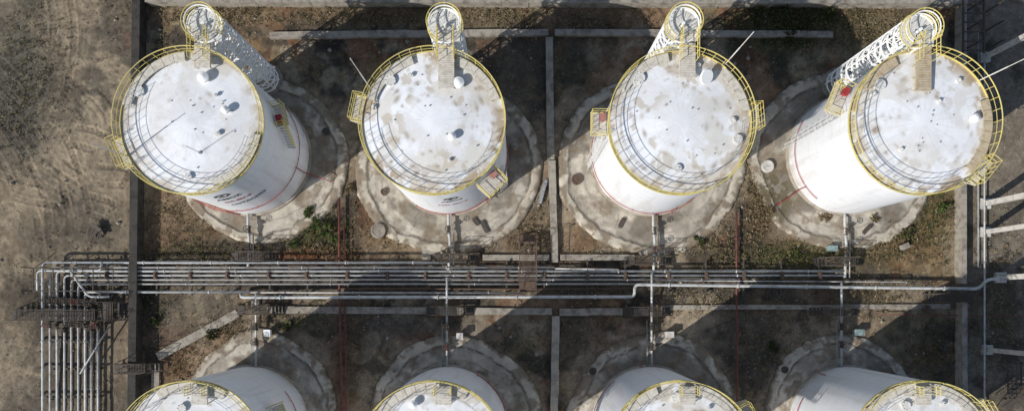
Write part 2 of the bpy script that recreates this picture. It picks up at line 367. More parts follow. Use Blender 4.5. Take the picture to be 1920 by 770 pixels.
    for(a0,a1) in P['deck']:
        b=MB(); seg=max(2,int((a1-a0)/9)) 
        for i in range(seg):
            s0=a0+(a1-a0)*i/seg+.2; s1=a0+(a1-a0)*(i+1)/seg-.2
            b.band((0,0),Ri+.05,R-.08,TH+.26,TH+.30,s0,s1,3)
            for s in(s0,s1):
                a=math.radians(s); b.box(((Ri+.1)*math.cos(a),(Ri+.1)*math.sin(a),TH+.2),(.05,.05,.2),a); b.box(((R-.1)*math.cos(a),(R-.1)*math.sin(a),TH+.16),(.05,.05,.2),a)
        for rr in(Ri+.1,R-.12): b.arc((0,0),rr,TH+.23,a0,a1,.025,4)
        obj('edge_walkway',b.mesh('edge_walkway',M_deck if P.get('tan') else M_deck2),parent=T)
    gx,g0,g1=P['gang']
    b=MB(); n=int((g0-g1)/.17)
    for i in range(n): b.box((gx,g1+.17*i+.08,TH+.62),(1.15,.14,.04))
    for sx in(-.56,.56):
        b.box((gx+sx,(g0+g1)/2,TH+.56),(.06,g0-g1,.12))
        for yy in np.linspace(g1+.1,R-.2,4): b.box((gx+sx,yy,TH+.32),(.06,.06,.5))
    obj('gangway_deck',b.mesh('gangway_deck',M_deck if P.get('tan') else M_deck2),parent=T)
    for sx in(-.6,.6):
        b=MB()
        for hz in(.55,1.05): b.tube((gx+sx,R-.9,TH+.65+hz),(gx+sx,g0,TH+.65+hz),.03,5)
        for yy in np.linspace(R-.9,g0,4): b.tube((gx+sx,yy,TH+.6),(gx+sx,yy,TH+1.7),.026,5)
        obj('gangway_rail',b.mesh('gangway_rail',M_yel),parent=T)
    for(px,py,kind,sz) in P['fit']:
        X_,Y_=W(px,py,TH+.4); x,y=X_-cx,Y_-cy; rr=math.hypot(x,y)/R
        if rr>.97: continue
        z=TH+.4*(1-rr**1.4); b=MB()
        if kind=='v':
            b.cyl((x,y,z-.05),sz*.55,.35,14); b.cyl((x,y,z+.28),sz,.14,18,sz*1.0); b.cyl((x,y,z+.42),sz,.14,18,sz*.25); nm='roof_vent'; m=M_white
        elif kind=='h':
            b.cyl((x,y,z-.05),sz,.22,18); b.cyl((x,y,z+.17),sz*1.15,.05,18)
            for k in range(8): a=k*math.pi/4; b.cyl((x+sz*.98*math.cos(a),y+sz*.98*math.sin(a),z+.22),.035,.05,6)
            nm='roof_hatch'; m=M_wdull
        elif kind=='d':
            rot=Matrix.Rotation(.5,3,'X')@Matrix.Rotation(.4,3,'Y'); b.cyl((0,0,0),sz,.1,20,sz*.9); b.v=[tuple(rot@Vector(p)+Vector((x,y,z+.6))) for p in b.v]
            b.cyl((x,y,z-.05),.14,.65,10); nm='roof_vent'; m=M_white
        else:
            b.cyl((x,y,z-.05),sz*.6,.22,10); b.cyl((x,y,z+.17),sz,.05,12); b.tube((x,y,z+.2),(x+.03,y,z+.36),.04,6); nm='roof_nozzle'; m=M_wdull
        obj(nm,b.mesh(nm,m),parent=T)
    b=MB(); 
    for k in range(14):
        a=rs.uniform(0,6.28); q=rs.uniform(.1,.8); x,y=q*R*math.cos(a),q*R*math.sin(a); b.cyl((x,y,TH+.4*(1-q**1.4)-.03),.05,rs.uniform(.06,.16),8)
    obj('roof_studs',b.mesh('roof_studs',M_galv),parent=T,kind='stuff')
    if P.get('rod'):
        px,py=P['rod']; X_,Y_=W(px,py,TH); b=MB(); x,y=X_-cx,Y_-cy
        b.tube((x,y,TH-1.2),(x,y,TH+3),.045,6); b.tube((x,y,TH+3),(x,y,TH+P.get('rodh',5.8)),.028,6); d=Vector((x,y,0)).normalized()
        for zz in(TH-1,TH-.3): b.tube((d.x*(R-.02),d.y*(R-.02),zz),(x,y,zz),.03,5)
        obj('lightning_rod',b.mesh('lightning_rod',M_wdull),parent=T)
    if P.get('rod2'):
        px,py=P['rod2']; X_,Y_=W(px,py,TH+.3); b=MB(); x,y=X_-cx,Y_-cy
        b.tube((x,y,TH+.1),(x,y,TH+2.4),.025,6); b.cyl((x,y,TH+.2),.12,.15,8)
        obj('lightning_rod',b.mesh('lightning_rod',M_galv),parent=T)
    for(zz,a0,a1) in P['rings']:
        b=MB(); b.arc((0,0),R+.14,zz,a0,a1,.034,6)
        for k in range(int((a1-a0)/20)+1):
            a=math.radians(a0+20*k); b.tube(((R-.02)*math.cos(a),(R-.02)*math.sin(a),zz-.1),((R+.14)*math.cos(a),(R+.14)*math.sin(a),zz),.022,4)
        obj('fire_water_ring',b.mesh('fire_water_ring',M_red),parent=T)
    for(ad,z0,z1,ln) in P['drops']:
        b=MB(); a=math.radians(ad); c_,s_=math.cos(a),math.sin(a)
        pp=[((R+.14)*c_,(R+.14)*s_,z1),((R+.14)*c_,(R+.14)*s_,z0),((R+ln)*c_,(R+ln)*s_,z0)]
        if ln>1.5: pp.append(((R+ln)*c_,(R+ln)*s_,0))
        b.poly(rpath(pp,.2),.04,6)
        obj('fire_water_riser',b.mesh('fire_water_riser',M_red),parent=T)
    for(ad,z,w,d,box_,bm) in P['plat']:
        a=math.radians(ad); pl=obj('side_platform',None,(R*math.cos(a),R*math.sin(a),z),T,rz=a)
        b=MB(); n=int(w/.16)
        for i in range(n): b.box((.05+d/2,-w/2+.16*i+.08,0),(d,.12,.04))
        for yy in(-w/2,w/2): b.box((d/2,yy,-.08),(d+.1,.08,.14)); b.tube((0,yy,-1.0),(d,yy,-.1),.04,5)
        obj('platform_deck',b.mesh('platform_deck',M_deck2),parent=pl)
        b=MB(); 
        for hz in(.55,1.1): b.poly([(0.05,-w/2,hz),(d,-w/2,hz),(d,w/2,hz),(0.05,w/2,hz)],.03,5)
        for(x,y) in [(d,-w/2),(d,w/2),(.05,-w/2),(.05,w/2),(d,0),(d,w/4),(d,-w/4)]: b.tube((x,y,0),(x,y,1.1),.026,5)
        b.poly([(0.05,-w/2,.06),(d,-w/2,.06),(d,w/2,.06),(0.05,w/2,.06)],.045,4)
        obj('platform_rail',b.mesh('platform_rail',M_yel),parent=pl)
        if box_:
            b=MB(); b.box((.4,-w*.25*box_,.4),(.40,.50,.4)); b.box((.4,-w*.25*box_,.62),(.46,.56,.05)); obj('hose_cabinet',b.mesh('hose_cabinet',bm),parent=pl)
        if box_ and not P.get('nolad'):
            b=MB()
            for yy in(w/2+.1,w/2+.6): b.tube((.35,yy,.3),(.35,yy,z*-1+.3),.03,5)
            for k in range(int(z/.33)): b.tube((.35,w/2+.1,.2-k*.33),(.35,w/2+.6,.2-k*.33),.018,4)
            for k in range(int(z/1.1)-2): b.arc((.35,w/2+.35),.42,-.2-k*1.1,-90,90,.02,4,8)
            for k in range(3): b.tube((0,w/2+.1,-1-k*3),(.35,w/2+.1,-1-k*3),.03,4)
            obj('caged_ladder',b.mesh('caged_ladder',M_wdull),parent=pl)
    for st in P.get('stairs',[]):
        a0,z0,a1,z1=st; k=int(abs(z1-z0)/.24); E=obj('helical_stair',None,parent=T)
        b=MB()
        for i in range(k+1):
            t=i/k; a=math.radians(a0+(a1-a0)*t); z=z0+(z1-z0)*t; b.box(((R+.40)*math.cos(a),(R+.40)*math.sin(a),z),(.6,.16,.04),a)
        obj('tread',b.mesh('tread',M_wdull),parent=E,kind='stuff')
        b=MB()
        pts=lambda rr,h:[(rr*math.cos(math.radians(a0+(a1-a0)*t)),rr*math.sin(math.radians(a0+(a1-a0)*t)),z0+(z1-z0)*t+h) for t in np.linspace(0,1,12)]
        for h in(0,.55,1.05): b.poly(pts(R+.74,h),.026,5)
        for p,q_ in zip(pts(R+.74,0),pts(R+.74,1.05)): b.tube(p,q_,.02,4)
        obj('stair_rail',b.mesh('stair_rail',M_yel),parent=E)
    for(txt,ang,z,size,mm,ang_off) in P.get('text',[]):
        me=text_mesh(txt,size,mm); bend(me,math.radians(ang),z,R+.03); obj('lettering',me,parent=T)
    for(ang,z,size) in P.get('emb',[]):
        me=emblem_mesh(size); bend(me,math.radians(ang),z,R+.03); obj('emblem',me,parent=T)
    return T
TP=[
 dict(dirt=.6,spots=.25,inner=[(150,345)],deck=[(95,165),(290,350)],gang=(1.0,5.9,3.9),rod=(238,293),rodh=4.2,rod2=(375,286),rings=[(3.4,-150,40)],drops=[(-18,.8,3.4,2.2)],nolad=1,
   fit=[(382,146,'v',.42),(424,207,'v',.30),(408,250,'n',.2),(352,330,'n',.25),(258,170,'h',.36),(404,178,'n',.15)],plat=[(14,8.6,1.6,.9,1,M_red),(203,11.3,2.2,.7,0,None)],
   text=[('AMOZ',-74,8.4,.66,M_black,0),('DR-MV-8',-71,7.2,.56,M_redl,0),('LOTACHO',-66,6.0,.62,M_black,0)],emb=[(-75,9.6,.72)],stairs=[(8,8.6,-6,6.2)]),
 dict(dirt=1.0,spots=1.0,inner=[(190,350)],deck=[(108,160),(20,70)],gang=(1.0,5.9,2.4),rod=(692,162),rings=[(1.6,-120,60)],drops=[(-50,.8,1.6,.4)],
   fit=[(860,156,'v',.42),(848,257,'v',.30),(731,150,'h',.36),(700,200,'n',.2),(838,140,'n',.15),(842,300,'n',.14),(770,140,'n',.18)],plat=[(168,11.0,1.9,.9,0,None),(-44,10.0,1.9,1.4,-1,M_pred)],
   text=[('AMOZ',-79,7.6,.60,M_black,0),('TSD-MV-7',-80,6.0,.56,M_redl,0)],emb=[(-79,8.8,.72)]),
 dict(dirt=.8,spots=1.0,inner=[(150,360)],deck=[(100,150),(10,50)],gang=(.45,5.9,3.2),rod=(1362,118),rings=[(1.8,130,330)],drops=[(-70,.8,1.8,.4)],
   fit=[(1322,147,'d',.58),(1200,145,'h',.36),(1188,152,'n',.2),(1271,315,'n',.3),(1375,225,'n',.22),(1310,120,'n',.2),(1385,260,'h',.3)],plat=[(179,10.8,1.7,1.2,.9,M_pred),(5,11.2,1.8,.7,0,None)]),
 dict(dirt=1.0,spots=.6,tan=1,inner=[(120,300)],deck=[(-45,20),(112,148)],gang=(-.1,5.9,2.2),rod=(1834,152),rings=[(2.0,150,230)],drops=[(215,.9,2.0,2.4)],
   fit=[(1652,158,'h',.36),(1828,222,'v',.32),(1800,150,'n',.2),(1640,175,'n',.2),(1760,190,'n',.15),(1690,280,'n',.14)],plat=[(158,10.0,2.2,1.2,1,M_red),(-38,11.3,2.0,.8,0,None)],stairs=[(152,10.0,130,6.4)]),
 dict(dirt=.5,spots=.4,inner=[(0,180)],deck=[(60,120)],gang=(.8,5.0,3.6),rings=[(3.4,-150,40)],drops=[(150,.8,3.4,.4)],fit=[(300,748,'n',.16),(340,765,'h',.3)],plat=[(22,8.0,1.9,1.0,0,None)],stairs=[(18,8,-6,4.8)]),
 dict(dirt=.8,spots=.6,inner=[(0,180)],deck=[(60,160)],gang=(.8,5.0,3.6),rings=[(1.8,-120,60)],drops=[(60,.8,1.8,.4)],fit=[(775,757,'v',.3),(845,750,'n',.15)],plat=[(-44,10,2.1,1.5,1,M_red)]),
 dict(dirt=.8,spots=1,inner=[(0,180)],deck=[(10,80),(110,160)],gang=(.45,5.0,3.6),rings=[(1.8,130,330)],drops=[(100,.8,1.8,.4)],fit=[(1270,745,'h',.36),(1330,765,'n',.18)],plat=[(28,10.8,1.8,1.0,0,None)]),
 dict(dirt=.9,spots=.6,inner=[(0,180)],deck=[(20,150)],gang=(-.1,5.0,3.6),rings=[(2.0,150,230)],drops=[(120,.9,2.0,.4)],fit=[(1770,757,'n',.2),(1700,760,'h',.3)],plat=[(30,11.2,2.0,.8,0,None)]),
]
LB=['tall white storage tank with black emblem and red lettering','tall white storage tank with brown-stained roof and pale cabinet platform',
 'tall white storage tank with spotted roof and tilted round vent','tall white storage tank with tan roof walkway and side stair',
 'white storage tank with yellow helical stair on dusty apron','white storage tank on round apron in shade','white storage tank with stained roof on cracked apron','white storage tank with pale roof walkway on apron']
for i in range(8):
    low=i>=4; k=i%4
    tank(i,CX[k],by2 if low else by,i*3+1,LB[i],TP[i])
# ---------------------------------------------------------------- stair towers
TT=13.3
def tower_meshes():
    r=1.22; top=TT; d={}
    b=MB(); n=8
    for k in range(n):
        a=2*math.pi*k/n; b.tube((r*math.cos(a),r*math.sin(a),0),(r*math.cos(a),r*math.sin(a),top-1.1),.07,5)
    zs=np.linspace(.4,top-1.1,14)
    for z in zs: b.arc((0,0),r,z,0,360,.07,5,18)
    for i in range(len(zs)-1):
        for k in range(n):
            a=2*math.pi*k/n; a2=2*math.pi*(k+(1 if (i+k)%2 else -1))/n
            b.tube((r*math.cos(a),r*math.sin(a),zs[i]),(r*math.cos(a2),r*math.sin(a2),zs[i+1]),.045,4)
    for z in(top-.6,top-.1): b.arc((0,0),r-.12,z,-30,240,.045,5,30)
    d['lattice_cage']=b.mesh('lattice_cage',M_white)
    b=MB(); b.tube((0,0,0),(0,0,top-.6),.12,8); m=56
    for i in range(m):
        a=i*math.radians(24); z=.2+i*(top-1.4)/m; b.box((.55*math.cos(a),.55*math.sin(a),z),(.95,.22,.05),a)
    pts=[(1.05*math.cos(i*math.radians(24)),1.05*math.sin(i*math.radians(24)),1.1+i*(top-1.4)/m) for i in range(m-3)]
    b.poly(pts,.035,4)
    d['spiral_stair']=b.mesh('spiral_stair',M_white)
    b=MB(); 
    for k in range(14):
        a=-60+310*k/14; b.band((0,0),.2,r+.05,top-1.15,top-1.09,a+1.2,a+310/14-1.2,3)
    b.box((.6,-.7,top-1.12),(1.2,.8,.06))
    d['landing_deck']=b.mesh('landing_deck',M_wdull)
    b=MB()
    for z in(top-.55,top): b.arc((0,0),r+.04,z,-30,240,.034,5,30)
    b.arc((0,0),r+.08,top-1.05,-30,240,.045,4,30)
    for k in range(10):
        a=math.radians(-30+30*k); b.tube(((r+.06)*math.cos(a),(r+.06)*math.sin(a),top-1.1),((r+.04)*math.cos(a),(r+.04)*math.sin(a),top),.028,5)
    d['landing_rail']=b.mesh('landing_rail',M_yel)
    b=MB(); b.cyl((0,0,-.2),r+.3,.35,20)
    d['footing']=b.mesh('footing',M_conc)
    return d
TM=tower_meshes()
for k,(tx,ty) in enumerate([(372,37),(832,38),(1286,37),(1737,48)]):
    X_,Y_=W(tx,ty,TT)
    E=empty('stair_tower',(X_,Y_,0),'white lattice spiral stair tower with yellow-railed landing beside tank','stairs','spiral stair towers')
    for nm,me in TM.items(): obj(nm,me,parent=E)
    gx=CX[k]+TP[k]['gang'][0]-X_; y1=by+5.8-Y_; b=MB(); 
    y0=-.3; L=y0-y1; zd=TT-1.08
    nn=int(L/.17)
    for i in range(nn): b.box((gx,y1+.17*i+.1,zd),(1.1,.14,.04))
    for sx in(-.5,.5): b.box((gx+sx,(y0+y1)/2,zd-.08),(.08,L,.12))
    obj('bridge_deck',b.mesh('bridge_deck',M_deck2),parent=E)
    for sx in(-.58,.58):
        b=MB()
        for hz in(.5,1.05): b.tube((gx+sx,y0,zd+hz),(gx+sx,y1,zd+hz),.032,5)
        for yy in np.linspace(y0,y1,4): b.tube((gx+sx,yy,zd),(gx+sx,yy,zd+1.05),.027,5)
        obj('bridge_rail',b.mesh('bridge_rail',M_yel),parent=E)
# ---------------------------------------------------------------- walls, kerbs, strips
def wall(name,p,q,wpx,h,m,label,cat='wall',kind=None,z0=-.2,coping=False):
    x0,y0=W(*p);x1,y1=W(*q); L=math.hypot(x1-x0,y1-y0); a=math.atan2(y1-y0,x1-x0); w=wpx/20.645
    b=MB(); k=max(1,int(L/2.4)); rs=np.random.RandomState(int(p[0]+p[1]))
    for i in range(k):
        l=L/k; t=(i+.5)*l-L/2
        b.box((t,rs.uniform(-.03,.03),(h+z0)/2+rs.uniform(-.01,.01)),(l-.012,w*rs.uniform(.95,1.05),h-z0))
        if coping: b.box((t,0,h+.03),(l-.02,w+.12,.07))
    me=b.mesh(name,m); o=obj(name,me,((x0+x1)/2,(y0+y1)/2,0),rz=a)
    if kind: o['kind']=kind
    else: o['label']=label; o['category']=cat
    return o
wall('bund_wall',(268,-40),(258,840),12,1.05,M_wall,'long weathered dark grey bund wall beside dusty lot',coping=True)
wall('boundary_wall',(283,10),(1800,13),5,1.0,M_conc,'long beige concrete boundary wall behind stair towers',coping=True)
wall('bund_wall',(1795,16),(1795,532),7,.9,M_conc,'narrow grey concrete bund wall beside dark gravel',coping=True)
wall('bund_wall',(1796,566),(1797,840),7,.9,M_conc,'narrow grey concrete bund wall beside dark gravel',coping=True)
wall('dividing_kerb',(507,68),(1028,62),12,.25,M_conc,'low pale concrete kerb across bare brown soil','kerb')
wall('dividing_kerb',(1040,62),(1560,66),11,.25,M_conc,'low pale concrete kerb across bare brown soil','kerb')
wall('dividing_kerb',(1030,72),(1032,300),13,.3,M_conc,'low concrete kerb between two tank aprons','kerb')
wall('dividing_kerb',(1034,302),(1040,492),13,.3,M_conc,'low concrete kerb between two tank aprons','kerb')
wall('dividing_kerb',(1042,592),(1038,840),14,.3,M_concl,'low concrete kerb between two tank aprons','kerb')
wall('dividing_kerb',(905,483),(1030,483),11,.2,M_conc,'low pale concrete kerb beside the pipe rack','kerb')
wall('dividing_kerb',(1050,483),(1190,483),11,.2,M_conc,'low pale concrete kerb beside the pipe rack','kerb')
wall('footpath',(500,580),(1035,584),13,.12,M_conc,None,kind='structure')
wall('footpath',(1049,584),(1215,584),13,.12,M_conc,None,kind='structure')
wall('footpath',(1240,576),(1780,574),9,.10,M_conc,None,kind='structure')
wall('footpath',(296,668),(446,586),15,.12,M_conc,None,kind='structure')
wall('footpath',(292,680),(290,840),14,.12,M_conc,None,kind='structure')
wall('footpath',(804,455),(804,487),24,.12,M_concl,None,kind='structure')
wall('footpath',(290,492),(420,492),7,.10,M_conc,None,kind='structure')
# ---------------------------------------------------------------- pipes
def pipe(pts,r,m,label,n=10,flange=True,name='pipeline',rad=.45):
    P=[(*W(p[0],p[1],p[2]),p[2]) for p in pts]; b=MB(); P2=rpath(P,rad); b.poly(P2,r,n)
    if flange:
        for i in range(len(P)-1):
            a=Vector(P[i]);c=Vector(P[i+1]); L=(c-a).length
            if L<1.5: continue
            k=max(1,int(L/6)); d=(c-a).normalized()
            for j in range(k):
                q=a+d*(L*(j+.5)/k); b.poly([q-d*.05,q+d*.05],r*1.5,n)
    o=obj(name,b.mesh(name,m,True),label=label,category='pipe',group='pipes of the tank farm'); return o
LP='long grey steel pipe on low brown supports'
z=.75
runs=[(492,838,80,M_pipew,.105,1.0),(501,1040,94,M_pipe,.10,z),(508,1582,107,M_pipew,.10,z),(516,1582,121,M_pipew,.085,z),(524,1385,134,M_pipe,.09,z),(532,1228,147,M_pipe,.085,z),(547,470,160,M_pipew,.11,z)]
for(y,xr,xl,m,r,zz) in runs:
    pipe([(xr,y,zz),(xl+0,y,zz),(xl,572,zz),(xl,840,.55)],r,m,LP)
pipe([(172,615,.6),(172,840,.55)],.1,M_pipe,'grey steel pipe running out of the valve manifold')
pipe([(184,612,.6),(184,840,.55)],.1,M_pipew,'grey steel pipe running out of the valve manifold')
pipe([(70,545,.9),(70,507,.9),(190,507,1.1),(190,490,1.1)],.1,M_pipew,'short grey bent pipe over the manifold')
pipe([(130,505,1.3),(166,556,1.3),(205,556,1.2)],.1,M_pipew,'short grey diagonal pipe over the manifold')
pipe([(205,612,.9),(150,700,.8)],.07,M_galv,'thin grey diagonal pipe over the manifold')
pipe([(452,550,.4),(452,557,1.0),(1190,556,1.0),(1190,533,1.0),(1835,541,1.0),(1850,524,1.0),(1905,517,1.3),(1960,515,1.3)],.14,M_pipew,'thick pale pipe with two offset bends')
pipe([(640,541,.6),(1190,541,.6)],.06,M_rust,'thin rusty pipe on low supports')
pipe([(470,548,.75),(980,549,.75)],.09,M_pipe,'grey steel pipe on low supports')
pipe([(1040,503,.9),(1160,505,.9),(1160,512,.9)],.08,M_pipe,'short grey pipe spur')
pipe([(1240,526,.7),(1700,528,.7),(1700,536,.7)],.06,M_pipe,'thin grey pipe on low supports')
for(x,y0,y1,xx) in [(465,398,500,467),(841,398,506,841),(1225,398,512,1227),(1584,398,520,1586)]:
    pipe([(x,y0,.7),(x,y0+25,.7),(x+3,y0+60,.7),(x,y1,.7)],.12,M_pipew,'short pale pipe linking tank to pipe rack')
    pipe([(x+10,y0+38,.5),(x+9,y1,.5)],.055,M_pipe,'thin grey drain pipe beside branch pipe',flange=False)
for(x,y0,y1) in [(480,548,690),(838,520,692),(1222,512,692),(1578,530,690)]:
    pipe([(x,y0,1.0),(x,y0+40,1.0),(x,y0+60,.6),(x,y1,.6)],.10,M_pipew,'short pale pipe linking rack to shaded tank')
    pipe([(x-9,600,.4),(x-8,y1-4,.4)],.05,M_galv,'thin grey drain pipe beside branch pipe',flange=False)
pipe([(636,372,.4),(636,500,.4),(642,840,.4)],.11,M_dred,'dark red fire-water main across bare ground')
pipe([(645,420,.4),(650,840,.4)],.055,M_dred,'thin dark red pipe beside the main',flange=False)
pipe([(1381,395,.4),(1381,500,.4),(1383,840,.4)],.09,M_dred,'dark red fire-water main across bare ground')
pipe([(360,372,.4),(400,392,.4),(450,402,.4)],.04,M_red,'short red pipe at tank foot',flange=False)
pipe([(1846,40,.5),(1846,845,.5)],.07,M_pipew,'thin pale pipe running beside gravel strip')
pipe([(1834,60,.3),(1834,500,.3)],.05,M_galv,'thin grey pipe beside gravel strip')
pipe([(1640,588,.2),(1960,594,.2)],.035,M_dred,'thin red hose pipe on shaded ground',flange=False)
def copyset(name,parts,locs,label,cat,group):
    for L in locs:
        x,y,rz=L[:3]; E=empty(name,(x,y,0),label,cat,group,rz)
        for nm,me in parts.items(): obj(nm,me,parent=E)
b=MB(); b.box((0,0,.55),(.14,3.1,.10)); 
for yy in(-1.3,0,1.3): b.box((0,yy,.2),(.14,.14,.7))
p_beam=b.mesh('crossbeam',M_dark)
b=MB(); b.box((0,.25,.80),(.28,.7,.24)); b.box((0,.25,.94),(.14,.45,.08)); b.box((0,.25,.5),(.12,.4,.4))
p_clamp=b.mesh('clamp_block',M_rust)
locs=[]
for x in [210,300,365,433,510,580,655,730,800,880,950,1020,1100,1170,1250,1320,1390,1460,1530]:
    X_,Y_=W(x,522); locs.append((X_,Y_,0))
copyset('pipe_support',{'crossbeam':p_beam,'clamp_block':p_clamp},locs,'low rusty steel support under the pipe bundle','support','pipe supports under the rack')
b=MB(); b.poly([(0,-.28,0),(0,.28,0)],.14,10); b.poly([(0,-.32,0),(0,-.25,0)],.22,12); b.poly([(0,.25,0),(0,.32,0)],.22,12); b.cyl((0,0,0),.15,.35,10,.1); b.tube((0,0,.3),(0,0,.75),.035,6)
v_body=b.mesh('valve_body',M_dark)
b=MB(); b.arc((0,0),.24,.72,0,360,.03,5,18); b.tube((-.24,0,.72),(.24,0,.72),.02,4); b.tube((0,-.24,.72),(0,.24,.72),.02,4)
v_wheel=b.mesh('handwheel',M_dark); v_wheelr=b.mesh('handwheel',M_dred)
vl=[]
for x in[80,94,107,121,134,147,160,172,184]:
    vl.append((x,562+((x*7)%9),.75)); vl.append((x,616-((x*5)%11),.7))
for x,y in[(467,430),(841,430),(1227,432),(1586,434),(467,462),(841,470),(1227,468),(1586,470),(480,612),(838,612),(1222,612),(1578,612),(480,640),(838,650),(1222,650),(1578,645)]: vl.append((x,y,.7))
for i,(x,y,zz) in enumerate(vl):
    X_,Y_=W(x,y,zz); E=empty('gate_valve',(X_,Y_,zz),'dark steel gate valve with handwheel on a pipe','valve','gate valves on the pipes')
    obj('valve_body',v_body,parent=E); obj('handwheel',v_wheelr if i%7==3 else v_wheel,parent=E)
def crossover(px,py,w,d,zz,m,rz=0,label='dark steel step-over platform above the pipes'):
    X_,Y_=W(px,py,zz); E=empty('crossover_platform',(X_,Y_,0),label,'platform','step-over platforms',rz)
    b=MB(); n=int(w/.14)
    for i in range(n): b.box((-w/2+.14*(i+.5),0,zz),(.06,d,.04))
    for s in(-1,1): b.box((0,s*d/2,zz-.03),(w,.06,.12))
    for sx in(-1,1):
        for sy in(-1,1): b.tube((sx*(w/2-.1),sy*d/2,0),(sx*(w/2-.1),sy*d/2,zz),.045,5)
    obj('grating_deck',b.mesh('grating_deck',m),parent=E)
    for sx in(-1,1):
        b=MB()
        for k in range(4): b.box((sx*(w/2+.18+.22*k),0,zz-.25*(k+1)),(.24,d*.92,.04))
        for sy in(-1,1): b.tube((sx*w/2,sy*d*.45,zz),(sx*(w/2+1.05),sy*d*.45,0),.04,5)
        obj('end_steps',b.mesh('end_steps',m),parent=E)
    for sy in(-1,1):
        b=MB()
        for hz in(.5,1.0): b.tube((-w/2,sy*d/2,zz+hz),(w/2,sy*d/2,zz+hz),.025,5)
        for k in range(5): x=-w/2+w*k/4; b.tube((x,sy*d/2,zz),(x,sy*d/2,zz+1),.024,5)
        for sx in(-1,1): b.tube((sx*w/2,sy*d/2,zz+1),(sx*(w/2+1),sy*d/2,.9),.024,5)
        obj('handrail',b.mesh('handrail',m),parent=E)
for(x,y) in[(470,480),(850,484),(1218,488),(1580,490),(482,581),(842,582),(1216,583),(1572,584),(1790,558)]: crossover(x,y,2.4,.75,1.15,M_dark)
crossover(990,492,3.2,1.5,1.5,M_rust,math.pi/2,'brown steel step-over platform with long steps')
crossover(248,690,2.4,.8,1.3,M_dark); crossover(1903,712,3.2,1.2,1.6,M_dark,math.pi/2)
crossover(104,590,7.2,.9,1.25,M_dark,0,'long dark grating platform over the valve manifold'); crossover(206,583,.8,1.6,1.4,M_dark)
b=MB()
for xx in np.linspace(62,212,5):
    for yy in(502,545):
        x0,y0=W(xx,yy); b.tube((x0,y0,0),(x0,y0,1.6),.045,5)
    x0,y0=W(xx,502,1.6); x1,y1=W(xx,545,1.6); b.tube((x0,y0,1.6),(x1,y1,1.6),.045,5)
for yy in(502,545): x0,y0=W(62,yy,1.6);x1,y1=W(212,yy,1.6); b.tube((x0,y0,1.6),(x1,y1,1.6),.05,5)
obj('manifold_frame',b.mesh('manifold_frame',M_dark),label='dark steel frame over the valve manifold',category='frame')
for yy in(640,690,742):
    b=MB(); x0,y0=W(70,yy); x1,y1=W(194,yy); b.box(((x0+x1)/2,y0,.36),(x1-x0,.14,.14))
    for xx in(x0+.2,(x0+x1)/2,x1-.2): b.box((xx,y0,.1),(.14,.14,.45))
    obj('pipe_support',b.mesh('pipe_support',M_dark),label='low dark steel support under parallel pipes',category='support',group='pipe supports under the rack')
for(x,y,w,hh) in[(1846,108,.38,8),(1846,382,.44,8.5),(1846,435,.38,8.5),(1850,655,.38,8),(1875,520,.45,8)]:
    X_,Y_=W(x,y); b=MB(); b.box((X_,Y_,hh/2-.1),(w,w,hh)); b.box((X_,Y_,hh+.05),(w+.3,w+1.2,.3)); b.box((X_,Y_,0),(w+.5,w+.5,.4))
    obj('concrete_column',b.mesh('concrete_column',M_concw),label='tall whitewashed concrete column beside gravel strip',category='column',group='whitewashed columns')
b=MB()
for xx in(1806,1845):
    for yy in(-10,25,60,95):
        x0,y0=W(xx,yy); b.box((x0,y0,1.2),(.12,.12,2.6))
    x0,y0=W(xx,-15,2.5); x1,y1=W(xx,100,2.5); b.box((x0,(y0+y1)/2,2.5),(.14,abs(y1-y0),.16))
for yy in(-10,8,25,42,60,78,95):
    x0,y0=W(1806,yy,2.6); x1,y1=W(1845,yy,2.6); b.box(((x0+x1)/2,y0,2.6),(x1-x0,.1,.1))
obj('steel_trestle',b.mesh('steel_trestle',M_dark),label='dark open steel trestle frame beside the boundary wall',category='frame')
def disc(px,py,r,h,m,label,name='manhole_cover',cat='manhole'):
    X_,Y_=W(px,py); b=MB(); b.cyl((X_,Y_,-.1),r,h+.1,24); b.band((X_,Y_),r*.8,r*1.08,-.1,h+.05,0,360,24); b.box((X_,Y_,h+.02),(r*.5,.06,.05))
    obj(name,b.mesh(name,m),label=label,category=cat)
disc(710,433,.62,.3,M_conc,'round grey concrete manhole ring on brown soil')
disc(1081,337,.45,.2,M_rust,'rusty round manhole cover on pale apron'); disc(721,360,.3,.2,M_rust,'small rusty manhole cover on apron')
disc(1437,313,.5,.35,M_concw,'pale round manhole ring on apron'); disc(1111,695,.3,.2,M_dark,'dark round manhole cover on apron')
disc(741,690,.35,.2,M_conc,'round grey manhole cover on shaded apron'); disc(1470,692,.3,.2,M_dark,'dark round manhole cover on apron'); disc(1736,578,.3,.2,M_rust,'rusty round manhole cover near path'); disc(612,247,.3,.2,M_dark,'dark round manhole cover on apron'); disc(965,275,.3,.2,M_conc,'round grey manhole cover on shaded apron')
def cabinet(px,py,sx,sy,h,m,label,rz=0,cat='cabinet'):
    X_,Y_=W(px,py); E=empty('control_cabinet',(X_,Y_,0),label,cat,rz=rz)
    b=MB(); b.box((0,0,h/2),(sx,sy,h)); obj('cabinet_body',b.mesh('cabinet_body',m),parent=E)
    b=MB(); b.box((0,0,h+.03),(sx+.1,sy+.1,.06)); obj('cabinet_lid',b.mesh('cabinet_lid',m),parent=E)
    b=MB(); b.box((0,-sy/2-.02,h*.5),(sx*.8,.03,h*.8)); b.box((sx*.3,-sy/2-.05,h*.5),(.04,.05,.15)); obj('cabinet_door',b.mesh('cabinet_door',m),parent=E)
cabinet(1556,466,.75,.4,.6,M_teal,'small pale teal equipment cabinet beside pipe rack'); cabinet(1606,622,.75,.45,.6,M_teal,'small pale teal equipment cabinet in shaded ground')
